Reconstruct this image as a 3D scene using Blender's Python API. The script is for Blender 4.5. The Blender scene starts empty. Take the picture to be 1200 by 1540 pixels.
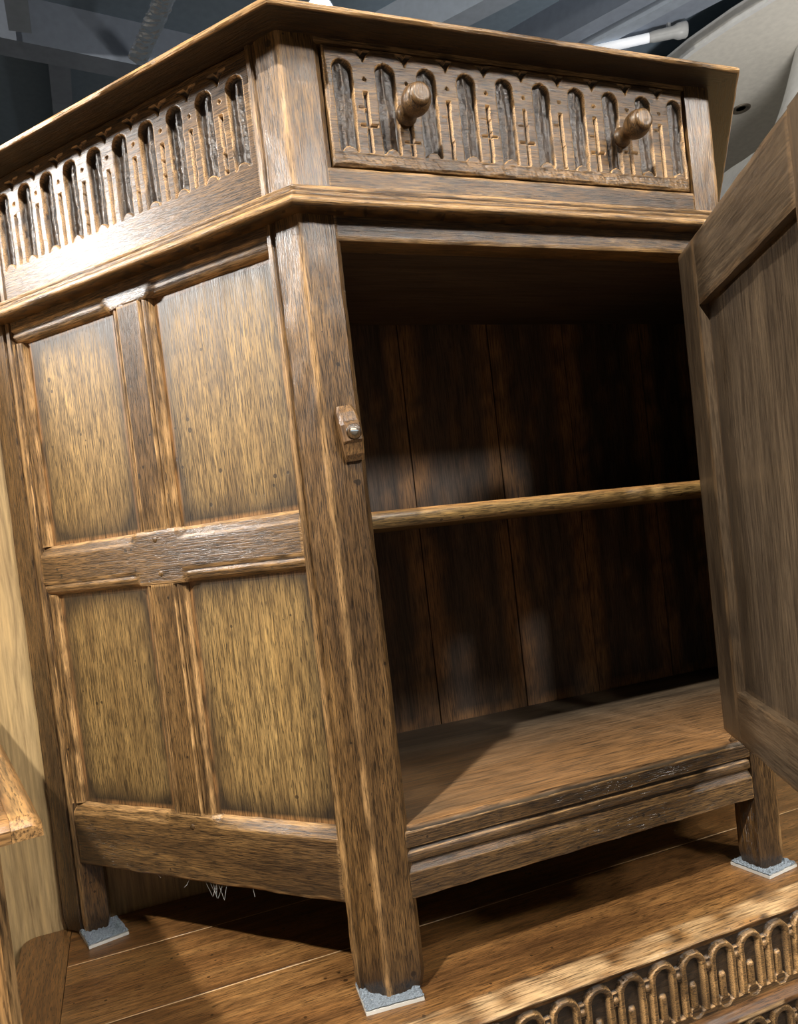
import bpy, math, random
import numpy as np
from mathutils import Matrix, Vector

# ---------------------------------------------------------------- camera
scn = bpy.context.scene
COL = scn.collection
CAMPOS = (-0.1607, -0.5645, 0.3587)
cam = bpy.data.cameras.new('camera'); cam_o = bpy.data.objects.new('camera', cam); COL.objects.link(cam_o)
X = Vector((0.927, -0.3574, -0.1136)); Y = Vector((0.118, -0.0097, 0.993)); Z = Vector((-0.356, -0.9339, 0.0332))
cam_o.matrix_world = Matrix((X, Y, Z)).transposed().to_4x4()
cam_o.location = CAMPOS
cam.sensor_fit = 'VERTICAL'; cam.sensor_height = 36; cam.lens = 1139.15 * 36 / 1540
cam.shift_x = -9.27 / 1540; cam.shift_y = 84.08 / 1540
cam.clip_start = 0.02
scn.camera = cam_o

# ---------------------------------------------------------------- world, lights, exposure
w = bpy.data.worlds.new('world'); scn.world = w; w.use_nodes = True
w.node_tree.nodes['Background'].inputs[0].default_value = (.75, .8, .9, 1)
w.node_tree.nodes['Background'].inputs[1].default_value = 0.10
scn.view_settings.view_transform = 'Standard'; scn.view_settings.look = 'None'
scn.view_settings.gamma = 1; scn.view_settings.exposure = 0.0
scn.view_settings.use_curve_mapping = False

def area(name, loc, target, power, size, color=(1, .93, .82)):
    l = bpy.data.lights.new(name, 'AREA'); l.energy = power; l.size = size; l.shape = 'DISK'; l.color = color
    o = bpy.data.objects.new(name, l); COL.objects.link(o); o.location = loc
    o.rotation_euler = (Vector(target) - Vector(loc)).to_track_quat('-Z', 'Y').to_euler()
    return o
area('ceiling_spot_left', (-.92, -.9, 1.97), (0, 0, .3), 64, .07, (1, .94, .85))
fr = area('ceiling_spot_front', (.74, -1.98, 1.66), (.30, 0, .42), 3.8, .28, (1, .96, .90)); fr.data.spread = math.radians(62)
side = area('ceiling_spot_side', (-1.75, .42, 1.38), (-.19, .22, .70), 2.4, .22, (1, .97, .93)); side.data.spread = math.radians(40)
ce = area('fill_centre', (.25, -1.65, 2.15), (.35, .0, .2), 2.6, .35, (1, .96, .90)); ce.data.spread = math.radians(60)  # unseen fill lamp, added to light the cupboard's interior floor
area('fill_right', (1.35, -1.75, 1.62), (.2, 0, .45), 22, .22, (1, .96, .90))  # added fill, brightens the front while leaving the left canted side dim
area('added_uplight', (1.6, .75, .8), (2.7, 1.8, 2.1), 13, .4, (1, .98, .95))  # unseen lamp, added to brighten soffit, duct and ceiling
area('ceiling_spot_behind', (.62, 1.66, 2.02), (.1, 0, .7), 22, .10, (.95, .97, 1))

# ---------------------------------------------------------------- constants (metres)
W = .415; TH = .8615; L = .3866; P = .0285; PR = .031; DEP = .284
ZRB, ZRT, ZO, ZM, ZU = .0748, .134, .598, .636, .7540
DC = np.array([-math.cos(TH), math.sin(TH), 0.]); NC = np.array([-math.sin(TH), -math.cos(TH), 0.])
DR = np.array([math.cos(TH), math.sin(TH), 0.]); NR = np.array([math.sin(TH), -math.cos(TH), 0.])
EX, EY, EZ = np.eye(3)
rng = np.random.RandomState(7)

# ---------------------------------------------------------------- helpers
def vn(x, y, seed=0):
    """smooth 2-D value noise in 0..1"""
    x = np.asarray(x, float); y = np.asarray(y, float)
    xi = np.floor(x).astype(np.int64); yi = np.floor(y).astype(np.int64)
    fx = x - xi; fy = y - yi; fx = fx * fx * (3 - 2 * fx); fy = fy * fy * (3 - 2 * fy)
    def h(a, b):
        n = (a * 374761393 + b * 668265263 + seed * 982451653) & 0xffffffff
        n = ((n ^ (n >> 13)) * 1274126177) & 0xffffffff
        return ((n ^ (n >> 16)) & 0xffff) / 65535.
    return (h(xi, yi) * (1 - fx) + h(xi + 1, yi) * fx) * (1 - fy) + (h(xi, yi + 1) * (1 - fx) + h(xi + 1, yi + 1) * fx) * fy

def sm(a, b, x):
    t = np.clip((x - a) / (b - a), 0, 1); return t * t * (3 - 2 * t)

def props(o, label=None, cat=None, group=None, kind=None):
    if label: o['label'] = label
    if cat: o['category'] = cat
    if group: o['group'] = group
    if kind: o['kind'] = kind
    return o

def empty(name, loc=(0, 0, 0), label=None, cat=None, group=None, rz=0):
    o = bpy.data.objects.new(name, None); COL.objects.link(o); o.location = loc; o.rotation_euler = (0, 0, rz)
    o.empty_display_size = .05
    return props(o, label, cat, group)

def mk(name, V, quads, ngons, mat, parent=None, gr=None, stain_shade=None, wear=None, smooth=True, flat_from=None):
    """mesh object from arrays; V are world coordinates (parents sit unrotated; a rotated parent gets its inverse)"""
    V = np.asarray(V, float); quads = np.asarray(quads, np.int32).reshape(-1, 4)
    me = bpy.data.meshes.new(name)
    nl = quads.size + sum(len(n) for n in ngons); nf = len(quads) + len(ngons)
    me.vertices.add(len(V)); me.vertices.foreach_set('co', V.astype(np.float32).ravel())
    me.loops.add(nl); me.polygons.add(nf)
    lv = np.concatenate([quads.ravel()] + [np.asarray(n, np.int32) for n in ngons]).astype(np.int32)
    st = np.concatenate([np.arange(len(quads)) * 4, quads.size + np.cumsum([0] + [len(n) for n in ngons])[:-1]]).astype(np.int32)
    me.loops.foreach_set('vertex_index', lv); me.polygons.foreach_set('loop_start', st[:nf])
    sf = np.zeros(nf, bool)
    if smooth: sf[:len(quads) if flat_from is None else flat_from] = True
    me.update(calc_edges=True); me.validate()
    me.polygons.foreach_set('use_smooth', sf[:len(me.polygons)])
    a = me.attributes.new('gr', 'FLOAT_VECTOR', 'POINT')
    g = V if gr is None else gr
    a.data.foreach_set('vector', np.asarray(g, np.float32).ravel())
    for nm, arr in (('stain_shade', stain_shade), ('wear', wear)):
        a = me.attributes.new(nm, 'FLOAT', 'POINT')
        a.data.foreach_set('value', np.zeros(len(V), np.float32) if arr is None else np.asarray(arr, np.float32).ravel())
    me.materials.append(mat)
    o = bpy.data.objects.new(name, me); COL.objects.link(o)
    if parent is not None:
        o.parent = parent
        r = parent
        M = Matrix.Identity(4)
        while r is not None: M = (Matrix.Translation(r.location) @ r.rotation_euler.to_matrix().to_4x4()) @ M; r = r.parent
        me.transform(M.inverted())
    return o

def board(name, parent, mat, O, U, N, w, h, t, D=None, res=.002, grain='u', stain_shade=None, V=EZ, edge=.0012, wob=.0002, wk=1.0, resv=None):
    """board with a height-field face. O lower-left corner, U along width, V along height, N face normal, D(u,v) carved depth"""
    O = np.asarray(O, float); U = np.asarray(U, float); V = np.asarray(V, float); N = np.asarray(N, float)
    nu = max(2, int(round(w / res)) + 1); nv = max(2, int(round(h / (resv or res))) + 1)
    u = np.linspace(0, w, nu); v = np.linspace(0, h, nv); uu, vv = np.meshgrid(u, v)
    sd = rng.randint(1000); off = rng.rand(3) * 7
    d = np.zeros_like(uu) if D is None else D(uu, vv)
    e = np.minimum(np.minimum(uu, w - uu), np.minimum(vv, h - vv))
    if edge and min(w, h) > 3 * res:
        er = edge * (.4 + 1.2 * vn(uu * 60, vv * 60, sd))
        d = d + np.maximum(0, er - e) * .9
    d = d + wob * (vn(uu * (25 if grain == 'u' else 120), vv * (120 if grain == 'u' else 25), sd + 1) - .5)
    dp = np.pad(d, 1, mode='edge')
    lap = (dp[:-2, 1:-1] + dp[2:, 1:-1] + dp[1:-1, :-2] + dp[1:-1, 2:]) / 4 - d
    wear = np.clip(lap / .0007, 0, 1) * wk
    wear[e < res * 1.2] = np.maximum(wear[e < res * 1.2], .45 * wk)
    wear *= np.clip(vn(uu * 70, vv * 70, sd + 5) * 1.7 + .05, 0, 1)
    st = np.zeros_like(uu) if stain_shade is None else stain_shade(uu, vv)
    F = O + uu[..., None] * U + vv[..., None] * V - d[..., None] * N
    F = F.reshape(-1, 3)
    idx = np.arange(nu * nv).reshape(nv, nu)
    q = np.stack([idx[:-1, :-1], idx[:-1, 1:], idx[1:, 1:], idx[1:, :-1]], -1).reshape(-1, 4)
    per = np.concatenate([idx[0, :-1], idx[:-1, -1], idx[-1, :0:-1], idx[:0:-1, 0]])
    n0 = len(F); m = len(per)
    bk = O + uu.ravel()[per][:, None] * U + vv.ravel()[per][:, None] * V - t * N
    allv = np.concatenate([F, F[per], bk])
    a = n0 + np.arange(m); b = a + m; a2 = np.roll(a, -1); b2 = np.roll(b, -1)
    qs = np.stack([a2, a, b, b2], -1)
    lu = np.concatenate([uu.ravel(), uu.ravel()[per], uu.ravel()[per]]); lvv = np.concatenate([vv.ravel(), vv.ravel()[per], vv.ravel()[per]])
    ld = np.concatenate([d.ravel(), d.ravel()[per], np.full(m, t)])
    gr = np.stack([lu, lvv, ld], -1) if grain == 'u' else np.stack([lvv, lu, ld], -1)
    z = np.zeros(m)
    s2 = st.ravel()[per]
    return mk(name, allv, np.concatenate([q, qs]), [list((n0 + m + np.arange(m))[::-1])], mat, parent, gr + off,
              np.concatenate([st.ravel(), s2, s2]), np.concatenate([wear.ravel(), wear.ravel()[per] * .5, z]), True, len(q))

def loft(name, parent, mat, rings, closed=True, caps=True, gr=None, wear=None, stain_shade=None, smooth=True):
    """rings: (n, k, 3); consecutive rings joined; each ring a closed loop"""
    R = np.asarray(rings, float); n, k, _ = R.shape
    idx = np.arange(n * k).reshape(n, k); nx = np.roll(idx, -1, axis=1)
    q = np.stack([idx[:-1], nx[:-1], nx[1:], idx[1:]], -1).reshape(-1, 4)
    ng = [list(idx[0][::-1]), list(idx[-1])] if caps else []
    f = lambda a: None if a is None else np.asarray(a).reshape(n * k, *([3] if np.asarray(a).ndim == 3 else []))
    o = mk(name, R.reshape(-1, 3), q, ng, mat, parent, f(gr), f(stain_shade), f(wear), smooth)
    return o

def box(name, parent, mat, O, U, V, N, w, h, t, grain='u', bev=.0008):
    return board(name, parent, mat, O, U, N, w, h, t, None, max(w, h) / 6, grain, None, V, 0, 0, .3)

def mirror(fn):  # builder for mirrored side is written out explicitly where needed
    return fn

def dens(pts, step):
    """densify a closed polyline; returns points and corner-nearness"""
    out = []; near = []
    n = len(pts)
    for i in range(n):
        a = np.array(pts[i], float); b = np.array(pts[(i + 1) % n], float); l = np.linalg.norm(b - a)
        k = max(1, int(l / step))
        for j in range(k):
            out.append(a + (b - a) * j / k); near.append(min(j / k * l, l - j / k * l))
    return np.array(out), np.array(near)

# ---------------------------------------------------------------- materials
def nodes(name):
    m = bpy.data.materials.new(name); m.use_nodes = True
    nt = m.node_tree; b = nt.nodes['Principled BSDF']; return m, nt, b

def wood(name, dark, mid, light, staincol=(.012, .009, .008), wearcol=(.62, .30, .10), rough=.36, coat=.35, fib=1.0, pits=1.0, bump=.5, fs=1.0, cr=.16):
    m, nt, b = nodes(name); N = nt.nodes.new; Lk = nt.links.new
    at = N('ShaderNodeAttribute'); at.attribute_name = 'gr'
    def noise(sx, sy, sz, detail, rough_=.55, dist=0.):
        mp = N('ShaderNodeVectorMath'); mp.operation = 'MULTIPLY'; mp.inputs[1].default_value = (sx, sy, sz)
        Lk(at.outputs['Vector'], mp.inputs[0]); n = N('ShaderNodeTexNoise'); n.inputs['Scale'].default_value = 1
        n.inputs['Detail'].default_value = detail; n.inputs['Roughness'].default_value = rough_; n.inputs['Distortion'].default_value = dist
        Lk(mp.outputs[0], n.inputs['Vector']); return n.outputs['Fac']
    def ramp(src, stops):
        r = N('ShaderNodeValToRGB'); e = r.color_ramp.elements
        e[0].position, e[0].color = stops[0][0], (*stops[0][1], 1); e[1].position, e[1].color = stops[-1][0], (*stops[-1][1], 1)
        for p_, c_ in stops[1:-1]: x = e.new(p_); x.color = (*c_, 1)
        Lk(src, r.inputs[0]); return r.outputs[0]
    def mix(fac, a, c, mode='MIX'):
        x = N('ShaderNodeMix'); x.data_type = 'RGBA'; x.blend_type = mode
        for s_, k in ((fac, 0), (a, 6), (c, 7)):
            if isinstance(s_, (int, float)): x.inputs[k].default_value = s_
            elif isinstance(s_, tuple): x.inputs[k].default_value = (*s_, 1)
            else: Lk(s_, x.inputs[k])
        return x.outputs[2]
    def math_(op, a, c=None):
        x = N('ShaderNodeMath'); x.operation = op; x.use_clamp = op in ('MULTIPLY', 'ADD') 
        for s_, k in ((a, 0), (c, 1)):
            if s_ is None: continue
            if isinstance(s_, (int, float)): x.inputs[k].default_value = s_
            else: Lk(s_, x.inputs[k])
        return x.outputs[0]
    big = noise(5, 26, 26, 3, .5, .6)
    fibre = noise(60 * fs, 1050 * fs, 1050 * fs, 4, .65)
    mids = noise(9, 150, 150, 5, .65, .9)
    base = ramp(big, [(.25, dark), (.5, mid), (.78, light)])
    fr = ramp(fibre, [(.38, (.20, .18, .18)), (.5, (.88, .88, .88)), (.62, (1.5, 1.45, 1.3))])
    mr = ramp(mids, [(.32, (.50, .47, .46)), (.52, (1, 1, 1)), (.70, (1.25, 1.22, 1.15))])
    c = mix(fib * .85, base, fr, 'MULTIPLY'); c = mix(.85, c, mr, 'MULTIPLY')
    # open pores: short dark dashes
    pore = noise(85, 1250, 1250, 1, .5)
    pm = math_('GREATER_THAN', pore, .615); pm = math_('MULTIPLY', pm, .75 * pits)
    c = mix(pm, c, tuple(x * .22 for x in dark))
    # dents and worm holes
    vor = N('ShaderNodeTexVoronoi'); vor.inputs['Scale'].default_value = 95; Lk(at.outputs['Vector'], vor.inputs['Vector'])
    vn_ = noise(30, 30, 30, 1); dn = math_('LESS_THAN', vor.outputs['Distance'], math_('MULTIPLY', math_('SUBTRACT', vn_, .50), .9))
    dn = math_('MULTIPLY', dn, .8 * pits); c = mix(dn, c, tuple(x * .18 for x in dark))
    sa = N('ShaderNodeAttribute'); sa.attribute_name = 'stain_shade'; wa = N('ShaderNodeAttribute'); wa.attribute_name = 'wear'
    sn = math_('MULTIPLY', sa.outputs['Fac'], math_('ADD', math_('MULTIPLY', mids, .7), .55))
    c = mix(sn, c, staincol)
    wn = math_('MULTIPLY', wa.outputs['Fac'], math_('MULTIPLY', math_('SUBTRACT', fibre, .30), 3.6))
    c = mix(wn, c, wearcol)
    Lk(c, b.inputs['Base Color'])
    rr = N('ShaderNodeMapRange'); rr.inputs[1].default_value = .3; rr.inputs[2].default_value = .7; rr.inputs[3].default_value = rough - .07; rr.inputs[4].default_value = rough + .14
    Lk(fibre, rr.inputs[0]); Lk(rr.outputs[0], b.inputs['Roughness'])
    b.inputs['Coat Weight'].default_value = coat; b.inputs['Coat Roughness'].default_value = cr
    hsum = math_('ADD', math_('MULTIPLY', fibre, .55), math_('MULTIPLY', mids, .4))
    hs = N('ShaderNodeMath'); hs.operation = 'SUBTRACT'; Lk(hsum, hs.inputs[0]); Lk(math_('MULTIPLY', math_('ADD', pm, dn), .5), hs.inputs[1])
    bp = N('ShaderNodeBump'); bp.inputs['Strength'].default_value = bump; bp.inputs['Distance'].default_value = .0009
    Lk(hs.outputs[0], bp.inputs['Height']); Lk(bp.outputs[0], b.inputs['Normal'])
    bp2 = N('ShaderNodeBump'); bp2.inputs['Strength'].default_value = bump * .7; bp2.inputs['Distance'].default_value = .0014
    Lk(hs.outputs[0], bp2.inputs['Height']); Lk(bp2.outputs[0], b.inputs['Coat Normal'])
    return m

OAK = wood('dark_oak', (.046, .025, .011), (.138, .074, .026), (.26, .148, .054), bump=.85, wearcol=(.72, .42, .17))
OAKP = wood('golden_oak_panel', (.16, .094, .032), (.285, .178, .064), (.375, .243, .092), rough=.42, coat=.25, bump=.35, fs=.8)
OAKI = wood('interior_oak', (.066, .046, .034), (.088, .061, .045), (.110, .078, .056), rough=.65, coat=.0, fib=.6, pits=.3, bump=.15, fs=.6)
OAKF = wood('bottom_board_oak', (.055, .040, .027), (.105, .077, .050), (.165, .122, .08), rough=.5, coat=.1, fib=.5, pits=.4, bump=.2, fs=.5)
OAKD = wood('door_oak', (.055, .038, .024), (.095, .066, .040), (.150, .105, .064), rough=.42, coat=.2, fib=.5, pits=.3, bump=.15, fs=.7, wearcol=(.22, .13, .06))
OAKC = wood('chest_oak', (.10, .045, .016), (.22, .105, .034), (.34, .18, .062), rough=.36, coat=.3, fib=.7, bump=.25, fs=.7, wearcol=(.80, .54, .28))
OAKL = wood('left_cabinet_oak', (.18, .09, .032), (.33, .18, .065), (.46, .27, .11), rough=.4, coat=.3, fib=.8, bump=.3, fs=.6)
VENEER = wood('light_oak_veneer', (.42, .285, .13), (.46, .318, .15), (.50, .350, .17), rough=.5, coat=.05, fib=.28, pits=.0, bump=.05, fs=.30)

def plain(name, col, rough=.5, metal=0., emit=None, es=0., bump=0., bs=40):
    m, nt, b = nodes(name)
    b.inputs['Base Color'].default_value = (*col, 1); b.inputs['Roughness'].default_value = rough; b.inputs['Metallic'].default_value = metal
    N = nt.nodes.new; tc = N('ShaderNodeTexCoord'); n = N('ShaderNodeTexNoise'); n.inputs['Scale'].default_value = bs; n.inputs['Detail'].default_value = 4
    nt.links.new(tc.outputs['Object'], n.inputs['Vector'])
    mx = N('ShaderNodeMix'); mx.data_type = 'RGBA'; mx.inputs[6].default_value = (*[c * .82 for c in col], 1); mx.inputs[7].default_value = (*[min(1, c * 1.12) for c in col], 1)
    nt.links.new(n.outputs['Fac'], mx.inputs[0]); nt.links.new(mx.outputs[2], b.inputs['Base Color'])
    if emit: b.inputs['Emission Color'].default_value = (*emit, 1); b.inputs['Emission Strength'].default_value = es
    if bump:
        bp = N('ShaderNodeBump'); bp.inputs['Strength'].default_value = bump; bp.inputs['Distance'].default_value = .004
        nt.links.new(n.outputs['Fac'], bp.inputs['Height']); nt.links.new(bp.outputs[0], b.inputs['Normal'])
    return m
CEIL = plain('dark_ceiling_paint', (.22, .285, .35), .8)
BEAM = plain('grey_beam_paint', (.27, .31, .38), .6)
BEAML = plain('pale_beam_paint', (.34, .39, .46), .6)
FOIL = plain('crinkled_foil', (.75, .78, .82), .22, .8, bump=1.0, bs=14)
CREAM = plain('cream_soffit_paint', (.84, .80, .72), .8)
WHITE = plain('white_paint', (.85, .85, .83), .5)
ROOMW = plain('warm_wall_paint', (.42, .40, .36), .8)
CARPET = plain('shop_floor_vinyl', (.25, .22, .19), .6)
METAL = plain('dull_steel', (.30, .26, .21), .50, .9)
GREYM = plain('grey_plastic', (.45, .46, .46), .4)
FELT = plain('fuzzy_felt', (.30, .35, .40), .95, bump=1., bs=700)
FELTE = plain('pale_felt_edge', (.62, .60, .55), .9)
LAMP = plain('lamp_glow', (1, 1, 1), .5, emit=(1, .98, .95), es=60)
TUBE = plain('tube_glow', (.9, .93, 1), .4, emit=(.85, .92, 1), es=.35)
WEB = plain('cobweb_silk', (.75, .75, .72), .7)
PALE = plain('pale_joint_edge', (.62, .42, .22), .6)

# ---------------------------------------------------------------- the room
def room_box(name, lo, hi, mat, kind='structure', label=None, cat=None, parent=None):
    lo = np.array(lo, float); hi = np.array(hi, float); d = hi - lo
    V = [lo + d * np.array([i, j, k]) for k in (0, 1) for j in (0, 1) for i in (0, 1)]
    q = [(0, 2, 3, 1), (4, 5, 7, 6), (0, 1, 5, 4), (2, 6, 7, 3), (0, 4, 6, 2), (1, 3, 7, 5)]
    o = mk(name, V, q, [], mat, parent, smooth=False)
    if parent is None: props(o, label, cat, None, kind)
    return o
FZ = -.80; CZ = 2.25
room_box('floor', (-3, -3.5, FZ - .05), (4.5, 5, FZ), CARPET)
ceiling = room_box('ceiling', (-3, -3.5, CZ), (4.5, 5, CZ + .05), CEIL)
room_box('wall_left', (-3.05, -3.5, FZ), (-3, 5, CZ), ROOMW)
room_box('wall_right', (4.5, -3.5, FZ), (4.55, 5, CZ), ROOMW)
room_box('wall_front', (-3, -3.55, FZ), (4.5, -3.5, CZ), ROOMW)
room_box('wall_far', (-3, 5, FZ), (4.5, 5.05, CZ), CEIL)

def beam(a, b_, width, zlo, zhi, mat, name='ceiling_beam'):
    a = np.array([*a, 0.]); b_ = np.array([*b_, 0.]); d = b_ - a; l = np.linalg.norm(d); d /= l; n = np.array([-d[1], d[0], 0])
    V = [a - n * width / 2 + EZ * zlo, a + n * width / 2 + EZ * zlo, b_ + n * width / 2 + EZ * zlo, b_ - n * width / 2 + EZ * zlo]
    V += [v + EZ * (zhi - zlo) for v in V]
    q = [(0, 1, 2, 3), (7, 6, 5, 4), (1, 0, 4, 5), (3, 2, 6, 7), (2, 1, 5, 6), (0, 3, 7, 4)]
    return mk(name, V, q, [], mat, ceiling, smooth=False)
beam((-1.6, 1.98), (.62, 2.31), .09, 2.1, CZ, BEAM)
beam((-.2, .3), (-.235, 2.06), .065, 2.08, CZ, BEAML)
beam((-.13, 2.25), (-.18, 4.9), .07, 2.14, CZ, BEAM)
beam((.55, 2.55), (2.0, .65), .08, 2.1, CZ, BEAML)
beam((1.05, 2.72), (2.5, .35), .07, 2.12, CZ, BEAM)
beam((1.35, 2.42), (2.62, .22), .05, 2.1, CZ, BEAML)
beam((1.46, 2.42), (2.74, .22), .09, 2.12, CZ, BEAM)
# foil wrapped duct strip
def foil():
    a = np.array([.262, 1.50]); b_ = np.array([.116, 2.13]); n = 60; k = 14; rings = []
    d = (b_ - a) / np.linalg.norm(b_ - a); nn = np.array([-d[1], d[0]])
    for i in range(n):
        c = a + (b_ - a) * i / (n - 1); r = []
        for j in range(k):
            t = 2 * math.pi * j / k
            rr = .031 * (1 + .22 * (rng.rand() - .5)); r.append([c[0] + nn[0] * rr * math.cos(t), c[1] + nn[1] * rr * math.cos(t), 2.085 + rr * .6 * math.sin(t)])
        rings.append(r)
    o = loft('foil_wrapped_pipe', None, FOIL, rings, smooth=False)
    props(o, 'crinkled silver foil wrapped pipe running under the dark ceiling beams', 'pipe')
foil()
# cream dropped soffit with pale edge trim and a recessed downlight
def soffit():
    z0, z1 = 2.1, 2.13
    e = [(2.075, 2.10), (2.083, 1.9), (2.10, 1.72), (2.14, 1.55), (2.185, 1.42), (2.30, 1.15), (2.6, .6), (3.1, .1)]
    poly = e + [(4.4, .1), (4.4, 4.5), (2.1, 4.5)]
    n = len(poly); V = [(x, y, z0) for x, y in poly] + [(x, y, z1) for x, y in poly]
    q = [(i, (i + 1) % n, n + (i + 1) % n, n + i) for i in range(n)]
    s = mk('ceiling_soffit', V, q, [list(range(n))[::-1], [n + i for i in range(n)]], CREAM, None, smooth=False)
    props(s, kind='structure'); s.name = 'trim_1'
    r = []
    for i, (x, y) in enumerate(e):
        j = max(0, i - 1); k = min(len(e) - 1, i + 1); d = np.array([e[k][0] - e[j][0], e[k][1] - e[j][1]]); d /= np.linalg.norm(d); nn = np.array([d[1], -d[0]])
        c = np.array([x, y])
        r.append([[*(c + nn * a), z] for a, z in ((0, z0 - .012), (-.022, z0 - .012), (-.022, z1 + .01), (0, z1 + .01))])
    mk_ = loft('edge_strip', s, WHITE, r, smooth=False)
    # hangers up to the ceiling
    for x, y in ((2.9, 1.0), (2.9, 3.0), (4.0, 2.0)):
        room_box('hanger_rod', (x - .01, y - .01, z1), (x + .01, y + .01, CZ), WHITE, parent=s)
soffit()
def lathe(name, parent, mat, prof, O, A, n=32, gr=True, wear=None, smooth=True):
    """prof list of (radius, height) along axis A from O"""
    A = np.array(A, float); A /= np.linalg.norm(A); T = np.cross(A, EZ if abs(A[2]) < .9 else EX); T /= np.linalg.norm(T); B = np.cross(A, T)
    R = []
    for r, h in prof:
        R.append([np.array(O) + A * h + (T * math.cos(2 * math.pi * j / n) + B * math.sin(2 * math.pi * j / n)) * max(r, 1e-5) for j in range(n)])
    R = np.array(R)
    g = R[..., [2, 0, 1]] + rng.rand(3) * 5
    return loft(name, parent, mat, R, gr=g)
dl = empty('downlight', (2.655, 2.02, 2.098), 'small round recessed downlight in the cream soffit above the open door', 'light')
lathe('bezel', dl, METAL, [(.040, 0), (.040, -.004), (.030, -.006), (.027, -.001), (.020, .0)], (2.655, 2.02, 2.1), (0, 0, 1))
# tubular light
tl = empty('tube_light', (1.9, 1.68, 2.0), 'slim white tube light with grey round end cap under dark ceiling', 'light')
A0 = np.array([1.985, 1.61, 2.085]); A1 = np.array([1.66, 1.81, 2.085]); AD = (A1 - A0) / np.linalg.norm(A1 - A0)
lathe('tube', tl, TUBE, [(.001, .03), (.016, .03), (.016, .36), (.001, .36)], A0, AD, 24)
lathe('end_cap', tl, GREYM, [(.001, -.004), (.022, -.004), (.027, .002), (.027, .028), (.020, .045), (.019, .115), (.0165, .125), (.0165, .13), (.001, .13)], A0, AD, 28)
for q_ in (.06, .3):
    c_ = A0 + AD * q_; room_box('bracket', c_ + np.array([-.006, -.006, .012]), (c_[0] + .006, c_[1] + .006, CZ), GREYM, parent=tl)
# bright spotlight behind the cupboard top
sp = empty('spotlight', (.66, 1.75, 2.1), 'bright round spotlight glaring just above the near corner of the cupboard top', 'light')
SO = np.array([.655, 1.765, 2.06]); SA = np.array([-.27, -.77, -.577]); SA /= np.linalg.norm(SA)
lathe('lamp_housing', sp, BEAM, [(.001, -.10), (.035, -.10), (.045, -.02), (.048, .01), (.044, .01), (.043, -.004), (.001, -.004)], SO, SA)
lathe('bulb', sp, LAMP, [(.001, -.003), (.038, -.003), (.038, .003), (.001, .006)], SO, SA)
room_box('stem', (.68, 1.82, 2.1), (.695, 1.835, CZ), BEAM, parent=sp)
# white curved duct
def duct():
    pts = np.array([(2.545, 2.298, 1.447),(2.594, 2.178, 1.618),(2.611, 2.068, 1.701),(2.573, 1.866, 1.648),(2.542, 1.662, 1.595),(2.651, 1.572, 1.751),(2.74, 1.496, 2.07)])
    rad = [.12, .12, .13, .17, .22, .235, .235]
    ts = np.linspace(0, len(pts) - 1, 60); R = []
    def f(t):
        i = min(int(t), len(pts) - 2); u = t - i; a = pts[max(i - 1, 0)]; b = pts[i]; c = pts[i + 1]; d = pts[min(i + 2, len(pts) - 1)]
        return .5 * (2 * b + (c - a) * u + (2 * a - 5 * b + 4 * c - d) * u * u + (3 * b - a - 3 * c + d) * u ** 3)
    for t in ts:
        p = f(t); tg = f(min(t + .01, len(pts) - 1)) - f(max(t - .01, 0)); tg /= np.linalg.norm(tg)
        s_ = np.cross(tg, [.6, -.8, .1]); s_ /= np.linalg.norm(s_); b = np.cross(tg, s_); r = np.interp(t, range(len(rad)), rad)
        R.append([p + (s_ * math.cos(a) + b * math.sin(a)) * r for a in np.linspace(0, 2 * math.pi, 40, endpoint=False)])
    return R
props(loft('ceiling_duct', None, WHITE, duct()), 'fat white curved duct hanging below the cream soffit beyond the open door', 'duct')

# light oak veneered partition behind the furniture
pw = board('wall_back', None, VENEER, (-1.9, .302, FZ), EX, -EY, 3.2, FZ * -1 + .735, .03, None, .2, 'v', None, EZ, 0, 0, 0)
props(pw, kind='structure')

# ================================================================= THE CUPBOARD
cup = empty('oak_cupboard', (.2, .14, .003), 'canted dark oak cupboard with carved frieze and open door, standing on the oak chest', 'cupboard')

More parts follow.
